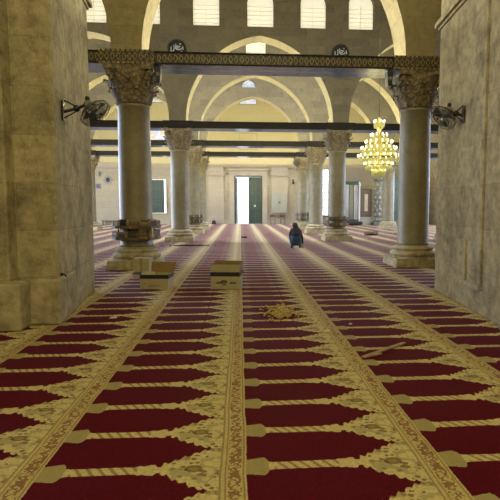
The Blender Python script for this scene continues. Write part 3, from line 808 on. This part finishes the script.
# ------------------------------------------------------------------ fans
def fan(name, label, hub, nrm, anchor, dia=.46, group='wall fans'):
    t = thing('wall_fan', label, 'fan', anchor, 0, group)
    A = Vector(anchor); H = Vector(hub) - A; n = Vector(nrm).normalized()
    q = Vector((0, 0, 1)).rotation_difference(n)
    fr = lambda r, a, z: H + q @ Vector((r * math.cos(a), r * math.sin(a), z))
    b = MB(); R0 = dia / 2
    for z, r in ((0, R0), (.05, R0 * 1.0), (.07, R0 * .6), (-.06, R0 * .7)): b.tube([fr(r, 2 * PI * k / 28, z) for k in range(28)], .005, 'wire', 5, True)
    for k in range(36):
        a = 2 * PI * k / 36; b.tube([fr(.04, a, -.08), fr(R0 * .7, a, -.06), fr(R0, a, 0), fr(R0, a, .05), fr(R0 * .6, a, .07), fr(.04, a, .085)], .0028, 'wire', 4)
    b.build('cage', t)
    for k in range(3):
        b = MB(); a0 = 2 * PI * k / 3
        A1 = [fr(.03 + (R0 - .05) * i / 5, a0 + .15 + .12 * i / 5, -.015) for i in range(6)]; B1 = [fr(.03 + (R0 - .05) * i / 5, a0 + 1.1 + .25 * math.sin(i / 5 * PI), .025) for i in range(6)]
        va = [b.bm.verts.new(p) for p in A1]; vb = [b.bm.verts.new(p) for p in B1]; up = (q @ Vector((0, 0, .006)))
        va2 = [b.bm.verts.new(p + up) for p in A1]; vb2 = [b.bm.verts.new(p + up) for p in B1]
        for i in range(5):
            b.face((va[i], va[i + 1], vb[i + 1], vb[i]), 'blade', True); b.face((va2[i], vb2[i], vb2[i + 1], va2[i + 1]), 'blade', True)
            b.face((va[i], va2[i], va2[i + 1], va[i + 1]), 'blade'); b.face((vb[i], vb[i + 1], vb2[i + 1], vb2[i]), 'blade')
        b.face((va[0], vb[0], vb2[0], va2[0]), 'blade'); b.face((va[5], va2[5], vb2[5], vb[5]), 'blade')
        b.build('fan_blade', t)
    b = MB(); b.lathe([(.03, -.20), (.065, -.18), (.075, -.10), (.06, -.02), (.03, .0)], 'grey', 16, H, n); b.lathe([(.03, .085), (.035, .09), (.02, .10)], 'grey', 12, H, n); b.build('motor_housing', t)
    m = H - n * .15
    b = MB(); b.ball(m + Vector((0, -.02, .08)), .035, 'black'); b.ball(m * .55 + Vector((0, 0, -.02)), .05, 'black'); b.tube([m, m * .55 + Vector((0, 0, -.02)), Vector((0, 0, -.02))], .022, 'black', 8); b.build('arm', t)
    s = 1 if H.x > 0 else -1
    b = MB(); b.obox((s * .012, 0, 0), (.024, .09, .26), 'black')
    b.tube([(s * .03, 0, .14), m * .5 + Vector((0, 0, .02)), m * .5 + Vector((0, 0, -.06)), (s * .03, 0, -.10)], .010, 'black', 6); b.build('wall_bracket', t)
    return t
fan('fan', 'dark caged wall fan on a bracket on the left pier', (-2.09, 7.85, 2.92), (.64, -.16, -.74), (-2.445, 7.55, 2.88))
fan('fan', 'dark caged wall fan on a bracket on the right pier', (3.28, 8.3, 3.0), (-.64, -.20, -.74), (3.50, 8.0, 2.98), .46)
fan('fan', 'tiny fan high on the last right column by the far wall', (3.86, 36.0, 4.6), (-.5, -.7, -.2), (4.04, 36.35, 4.6), .42)

# ------------------------------------------------------------------ roundels, capital loudspeakers
def roundel(label, x, y, z, r):
    t = thing('calligraphy_roundel', label, 'roundel', (x, y, z), 0, 'calligraphy roundels')
    b = MB(); b.lathe([(r, 0), (r, .05), (r * .9, .06)], 'black', 32, axis=(0, -1, 0)); b.build('disc', t)
    b = MB(); b.tube([(r * .95 * math.cos(2 * PI * k / 32), -.06, r * .95 * math.sin(2 * PI * k / 32)) for k in range(32)], .022, 'wire', 6, True); b.build('rim', t)
    b = MB()
    for pts in ([(-.6, .2), (-.62, -.3), (-.5, -.42), (-.3, -.1), (-.3, .4)], [(-.1, .5), (-.12, 0), (.1, -.12), (.4, -.05), (.55, .1)], [(-.2, .15), (.1, .30), (.4, .25), (.2, .1), (-.05, .05)], [(-.3, -.35), (0, -.5), (.35, -.42), (.55, -.2)], [(.3, .55), (.45, .45)], [(.62, .3), (.68, -.1)]):
        b.tube([(px * r, -.065, pz * r) for px, pz in pts], .022 * r / .4, 'silver', 6)
    b.build('lettering', t, label='pale calligraphic strokes')
    return t
roundel('black round calligraphy plaque above the second left column', -2.67, ROWS[1] - TH / 2, 8.36, .40)
roundel('black round calligraphy plaque above the second right column', 4.48, ROWS[1] - TH / 2, 8.33, .40)
def speaker(label, x, s):
    t = thing('loudspeaker', label, 'loudspeaker', (x, ROWS[0] - .3, 4.98), 0, 'capital loudspeakers')
    b = MB(); b.prism([(-.05 , -.12), (.05, -.12), (.05, .12), (-.05, .12)], -.38, -.02, 'black', top=[(-.08 , -.14), (.08, -.14), (.08, .14), (-.08, .14)]); b.build('speaker_case', t, bevel=.01)
    b = MB(); b.box(-.02, .02, -.03, .03, -.03, .02, 'wire'); b.build('hanger', t)
    b = MB(); b.lathe([(.05, 0), (.05, .01), (.03, .012)], 'grey', 12, (0, -.13, -.2), (0, -1, 0)); b.build('speaker_cone', t)
speaker('small black loudspeaker under the gilded beam at the front right column', XR - .72, -1)
speaker('small black loudspeaker under the gilded beam at the front left column', XL + .70, 1)

# ------------------------------------------------------------------ things along the far wall
t = thing('wall_cabinet', 'pale grey two door wall cabinet right of the far door', 'cabinet', (3.58, YF - .14, 1.0))
b = MB(); b.box(-.72, .72, -.22, 0, 0, 1.8, 'cabinet'); b.box(-.76, .76, -.26, 0, 1.8, 1.88, 'cabinet'); b.build('cabinet_body', t)
for s in (-1, 1):
    b = MB(); x0, x1 = (-.70, -.01) if s < 0 else (.01, .70)
    b.box(x0, x1, -.25, -.22, .03, 1.77, 'cabinet'); b.box(x0 + .1, x1 - .1, -.26, -.25, .13, 1.67, 'cabinet'); d = b.build('cabinet_door', t)
    b = MB(); b.ball((s * .06, -.27, .95), .05, 'black'); b.build('handle', d)
# folding chairs below it
def chair(label, x):
    t = thing('folding_chair', label, 'chair', (x, YF - .7, 0), .15, 'folding chairs below the wall cabinet')
    b = MB(); b.box(-.2, .2, -.2, .2, .44, .47, 'wood'); b.build('seat', t)
    b = MB(); b.box(-.2, .2, .2, .23, .62, .85, 'wood'); b.build('backrest', t)
    for s in (-1, 1):
        for y0, y1, z1 in ((-.24, .21, .85), (.24, -.18, .45)):
            b = MB(); b.tube([(s * .2, y0, .012), (s * .2, y1, z1)], .014, 'black'); b.build('leg', t)
chair('dark folding chair below the wall cabinet, nearer the door', 2.95)
chair('dark folding chair below the wall cabinet, farther from the door', 3.85)
t = tag(MB().build('placeholder'), 'x', 'x'); bpy.data.objects.remove(t)
b = MB(); b.prism([(-.22, -.12), (.22, -.12), (.22, .12), (-.22, .12)], 0, .34, 'cloth', top=[(-.12, -.05), (.14, -.06), (.12, .05), (-.14, .05)]); b.tube([(-.1, 0, .32), (-.05, 0, .46), (.05, 0, .46), (.1, 0, .32)], .012, 'cloth'); tag(b.build('bag', None, (-2.35, YF - .5, 0), bevel=.04), 'small dark bag on the carpet against the far wall, left of the door', 'bag')
# wall lamps on the pilasters
for x, l in ((-3.3, 'small dark wall lamp left of the far door'), (4.85, 'small dark wall lamp right of the wall cabinet')):
    t = thing('wall_lamp', l, 'lamp', (x, YF, 3.85), 0, 'wall lamps by the far door')
    b = MB(); b.box(-.08, .08, -.04, 0, -.22, .22, 'black'); b.tube([(0, -.03, .05), (0, -.2, .08), (0, -.24, 0)], .02, 'black'); b.build('bracket', t)
    b = MB(); b.lathe([(.14, -.18), (.12, -.05), (.05, .02)], 'black', 12, (0, -.24, 0)); b.build('lamp_shade', t)
# ornaments left of the shuttered window
def star(x, z, r, label, n=8):
    t = thing('wall_medallion', label, 'medallion', (x, YF, z), 0, None)
    P = []
    for k in range(2 * n): rr = r if k % 2 == 0 else r * .68; P.append((rr * math.sin(PI * k / n), rr * math.cos(PI * k / n)))
    b = MB(); b.prism(P, -.06, 0, 'grey', 'y'); b.build('plate', t)
    b = MB(); b.lathe([(r * .45, .06), (r * .4, .09), (r * .1, .10)], 'black', 16, axis=(0, -1, 0)); b.build('boss', t)
star(-11.7, 3.95, .40, 'dark eight pointed medallion on the pale far wall at left')
b = MB(); b.box(-.2, .2, -.06, 0, -.24, .24, 'grey'); b.box(-.15, .15, -.07, -.06, -.19, .19, 'black'); tag(b.build('wall_plaque', None, (-12.55, YF, 3.4)), 'small dark square plaque low left of the star medallion', 'plaque')
b = MB(); b.prism([(-.08, -.25), (.08, -.25), (.12, .1), (0, .28), (-.12, .1)], -.06, 0, 'grey', 'y'); b.prism([(-.04, -.18), (.04, -.18), (.06, .06), (0, .16), (-.06, .06)], -.075, -.06, 'black', 'y'); tag(b.build('wall_plaque', None, (-12.4, YF, 4.5)), 'small pointed dark plaque above left of the star medallion', 'plaque')
# pale framed niche strips beside it
b = MB()
for x in (-13.4, -9.7): b.box(x - .12, x + .12, YF - .12, YF, 0, 4.9, 'portal')
b.box(-13.4, -9.7, YF - .12, YF, 4.7, 4.9, 'portal'); struct(b.build('trim_6'))
# low dark bench
t = thing('bench', 'low dark bench against the far wall left of the shuttered window', 'bench', (-11.3, YF - .5, 0))
b = MB(); b.box(-.9, .9, -.2, .2, .32, .38, 'wood'); b.build('seat', t)
for x in (-.8, .8):
    for y in (-.15, .15):
        b = MB(); b.box(x - .03, x + .03, y - .03, y + .03, 0, .32, 'wood'); b.build('leg', t)

# right side group in front of the far wall
YG = 44.0
t = thing('display_cabinet', 'tall curtained cabinet with a dark sloping hood, right of the second right column', 'cabinet', (9.5, YG, 0))
b = MB(); b.box(-.72, -.60, -.2, .3, 0, 3.7, 'darkgreen'); b.box(.60, .72, -.2, .3, 0, 3.7, 'pale'); b.box(-.6, .6, -.2, .3, 0, .5, 'darkgreen'); b.box(-.6, .6, -.2, .3, 3.45, 3.7, 'darkgreen'); b.box(-.6, .6, .2, .3, .5, 3.45, 'darkgreen'); b.build('cabinet_frame', t)
for k in range(3):
    b = MB(); x0 = -.58 + k * .4
    b.box(x0, x0 + .34, .0, .03, .5, 3.45, ['pale', 'cabinet', 'pale'][k])
    for j in range(4): b.tube([(x0 + .05 + j * .08, -.01, .5), (x0 + .05 + j * .08, -.01, 3.45)], .022, ['silver', 'cabinet', 'pale'][k], 6)
    b.build('curtain', t)
b = MB(); b.prism([(-.45, 3.7), (.3, 3.7), (.3, 4.05), (.1, 4.05)], -.75, .75, 'slate', 'x'); b.build('hood', t)
t = thing('notice_board', 'tall wooden panel with a pale narrow strip in its centre', 'panel', (10.76, YG, .55))
b = MB(); b.box(-.48, .48, -.06, .06, .15, 2.55, 'wood'); b.build('board', t)
b = MB()
for a, c, z0, z1 in ((-.48, -.42, .15, 2.55), (.42, .48, .15, 2.55), (-.42, .42, .15, .3), (-.42, .42, 2.4, 2.55)): b.box(a, c, -.1, -.06, z0, z1, 'oldwood')
b.build('board_frame', t)
b = MB(); b.box(-.14, .14, -.08, -.06, .65, 2.1, 'paper'); b.build('paper_strip', t)
b = MB(); b.box(-.48, .48, -.12, .12, -.55, .15, 'cabinet'); b.build('board_base', t)
# carved dark columns of the prayer niche
def carved(label, x, y, r, m1, m2):
    t = thing('carved_post', label, 'post', (x, y, 0), 0, None)
    b = MB(); b.box(-r * 1.3, r * 1.3, -r * 1.3, r * 1.3, 0, .3, m1); b.build('base', t)
    b = MB(); prof = []
    for k in range(30): z = .3 + k * 3.4 / 29; prof.append((r * (1 + .12 * math.sin(k * 1.6)), z))
    b.lathe(prof, m1, 16)
    for k in range(9):
        for j in range(6):
            a = 2 * PI * (j + .5 * (k % 2)) / 6; b.ball((r * 1.05 * math.cos(a), r * 1.05 * math.sin(a), .5 + k * .37), (r * .22, r * .22, .11), m2, 6, 4)
    b.build('shaft', t)
    b = MB(); b.lathe([(r, 3.7), (r * 1.5, 3.95), (r * 1.5, 4.05)], m1, 16); b.build('capital', t)
carved('grey green carved post right of the wooden panel, below the chandelier', 11.78, YG - .2, .34, 'slate', 'cabinet')
t = thing('panelling', 'dark green wood panelling behind the far right aisle column', 'panelling', (13.4, YG, 0))
for k in range(3):
    b = MB(); x0 = -1.1 + k * .75; b.box(x0, x0 + .7, -.08, .08, 0, 4.1, 'darkgreen')
    for j in range(4): b.box(x0 + .1, x0 + .6, -.11, -.08, .2 + j, .95 + j, 'green')
    b.build('panel', t)
# dark piles on the carpet there
def bundle(label, x, y, w, h, mat, seed):
    rr = random.Random(seed); t = MB()
    for k in range(7): t.ball((rr.uniform(-w, w) * .4, rr.uniform(-.12, .12), h * rr.uniform(.35, .5)), (w * rr.uniform(.25, .4), .14, h * rr.uniform(.35, .5)), mat, 10, 6)
    for v in t.bm.verts: v.co.z = max(v.co.z, 0.)
    return tag(t.build('cloth_bundle', None, (x, y, 0)), label, 'bundle')
bundle('small brown bundle lying alone on the right aisle carpet', 7.15, 27.9, .55, .26, 'wood', 3)
bundle('dark heap at the foot of the curtained screen', 9.5, YG - 1.4, 1.0, .45, 'cloth', 4)
bundle('dark brown heap on the carpet below the dark green panelling', 12.8, YG - 1.8, 1.4, .5, 'wood', 5)
bundle('tiny dark scrap of cloth on the central aisle toward the door', .2, 26.1, .32, .10, 'cloth', 6)

# ------------------------------------------------------------------ litter
def litter(name, label, x, y, rx, ry, n, mat, smin, smax, seed, kind='stuff', skew=0.):
    rr = random.Random(seed); b = MB()
    for k in range(n):
        a = rr.uniform(0, 2 * PI); q = abs(rr.gauss(0, .5)); px, py = rx * q * math.cos(a), ry * q * math.sin(a) + skew * rx * q * math.cos(a)
        s = rr.uniform(smin, smax); z = s * .3 + max(0, (.6 - q)) * .03 * rr.random()
        b.obox((px, py, z + .002), (s, s * rr.uniform(.3, .8), s * .4), mat, Matrix.Rotation(rr.uniform(0, PI), 3, 'Z'))
    return tag(b.build(name, None, (x, y, 0)), label, 'litter', kind=kind)
litter('straw_litter', 'scattered heap of yellow straw crumbs on the carpet in front of the middle', .60, 7.5, .30, .75, 260, 'straw', .02, .055, 11)
litter('crumb_litter', 'trail of dark crumbs across the left of the centre aisle far back', -2.0, 20.9, 1.0, .2, 140, 'crumb', .03, .08, 12)
b = MB(); b.obox((0, 0, .012), (.78, .045, .018), 'lath', Matrix.Rotation(.72, 3, 'Z') @ Matrix.Rotation(0, 3, 'X')); b.obox((-.2, -.20, .011), (.25, .05, .016), 'lath', Matrix.Rotation(.5, 3, 'Z')); tag(b.build('wooden_lath', None, (1.56, 5.42, 0), bevel=.003), 'splintered bare wooden lath lying on the carpet at right', 'lath')
for x, y, s, rz, l in ((1.07, 6.35, .05, .3, 'white scrap on the carpet between the straw and the lath'), (1.45, 6.7, .03, 1., 'smallest pale scrap on the carpet beyond the lath'), (-1.78, 7.35, .06, .5, 'pale scrap on the carpet near the left pier'), (2.06, 3.0, .03, .2, 'small white scrap on the carpet near the lower right corner')):
    b = MB(); b.prism([(-s, -s * .5), (s * .7, -s * .6), (s, s * .5), (-s * .4, s * .6)], 0, .012, 'white'); tag(b.build('paper_scrap', None, (x, y, 0), rz), l, 'scrap')

# ------------------------------------------------------------------ light
def light(name, kind, loc, energy, colr, size=.1, rot=None, size_y=None):
    L = bpy.data.lights.new(name, kind); L.energy = energy; L.color = colr
    if kind == 'AREA':
        L.size = size
        if size_y: L.shape = 'RECTANGLE'; L.size_y = size_y
    else: L.shadow_soft_size = size
    o = bpy.data.objects.new(name, L); col.objects.link(o); o.location = loc
    if rot: o.rotation_euler = rot
    return o
WARM = (1, .90, .50); DAY = (.66, .76, 1.0)
for Y, e in zip(ROWS, (900, 1300, 1200, 1200)):
    for xc, a in BAYS[1:4]: light('beam_lamp', 'POINT', (xc, Y + .1, ZB1 + .08), e, WARM if Y > 20 else (1, .95, .72), .05)
light('hall_fill', 'POINT', (.5, 1.0, 8.0), 950, (1, .90, .52), .6)  # three unseen warm fill lights, added to brighten the near hall
light('hall_fill', 'POINT', (.5, -4.0, 5.5), 400, (1, .90, .52), .6)
light('hall_fill', 'POINT', (.8, 10.8, 9.5), 220, (1, .90, .52), .5)
light('chandelier_glow', 'POINT', (5.1, 19.0, 3.4), 60, WARM, .5)
for y in (19, 26, 32.5, 40):
    light('daylight', 'AREA', (SX0 - .1, y, 3.4), 2700 if y > 20 else 1100, DAY, 3.0, (0, math.radians(-66), 0), 4.0)
    light('daylight', 'AREA', (SX1 + .1, y, 3.4), 1000 if y > 20 else 400, DAY, 3.0, (0, math.radians(66), 0), 4.0)
for y, e in ((18.8, 300), (27.2, 900), (33.5, 1000), (42.2, 1500)):
    o = light('overhead_fill', 'AREA', (.9, y, 12.7), e, (.66, .73, 1.0), 12, (0, 0, 0), 3.5)  # added bluish fill under the closed ceiling, brightens the far carpet
    o.data.spread = math.radians(95)
w = bpy.data.worlds.new('sky'); scene.world = w; w.use_nodes = True
w.node_tree.nodes['Background'].inputs[0].default_value = (.82, .9, 1, 1); w.node_tree.nodes['Background'].inputs[1].default_value = 2.5

# ------------------------------------------------------------------ camera
cam = bpy.data.cameras.new('camera'); co = bpy.data.objects.new('camera', cam); col.objects.link(co)
co.location = (0, 0, 1.55); co.rotation_euler = (PI / 2 - math.atan(43 / 520), 0, math.radians(-4.5))
cam.sensor_width = 36; cam.lens = 520 / 500 * 36; cam.shift_x = -31 / 500; cam.clip_end = 300
scene.camera = co
scene.view_settings.view_transform = 'Standard'; scene.view_settings.look = 'None'; scene.view_settings.exposure = -.13; scene.view_settings.gamma = 1
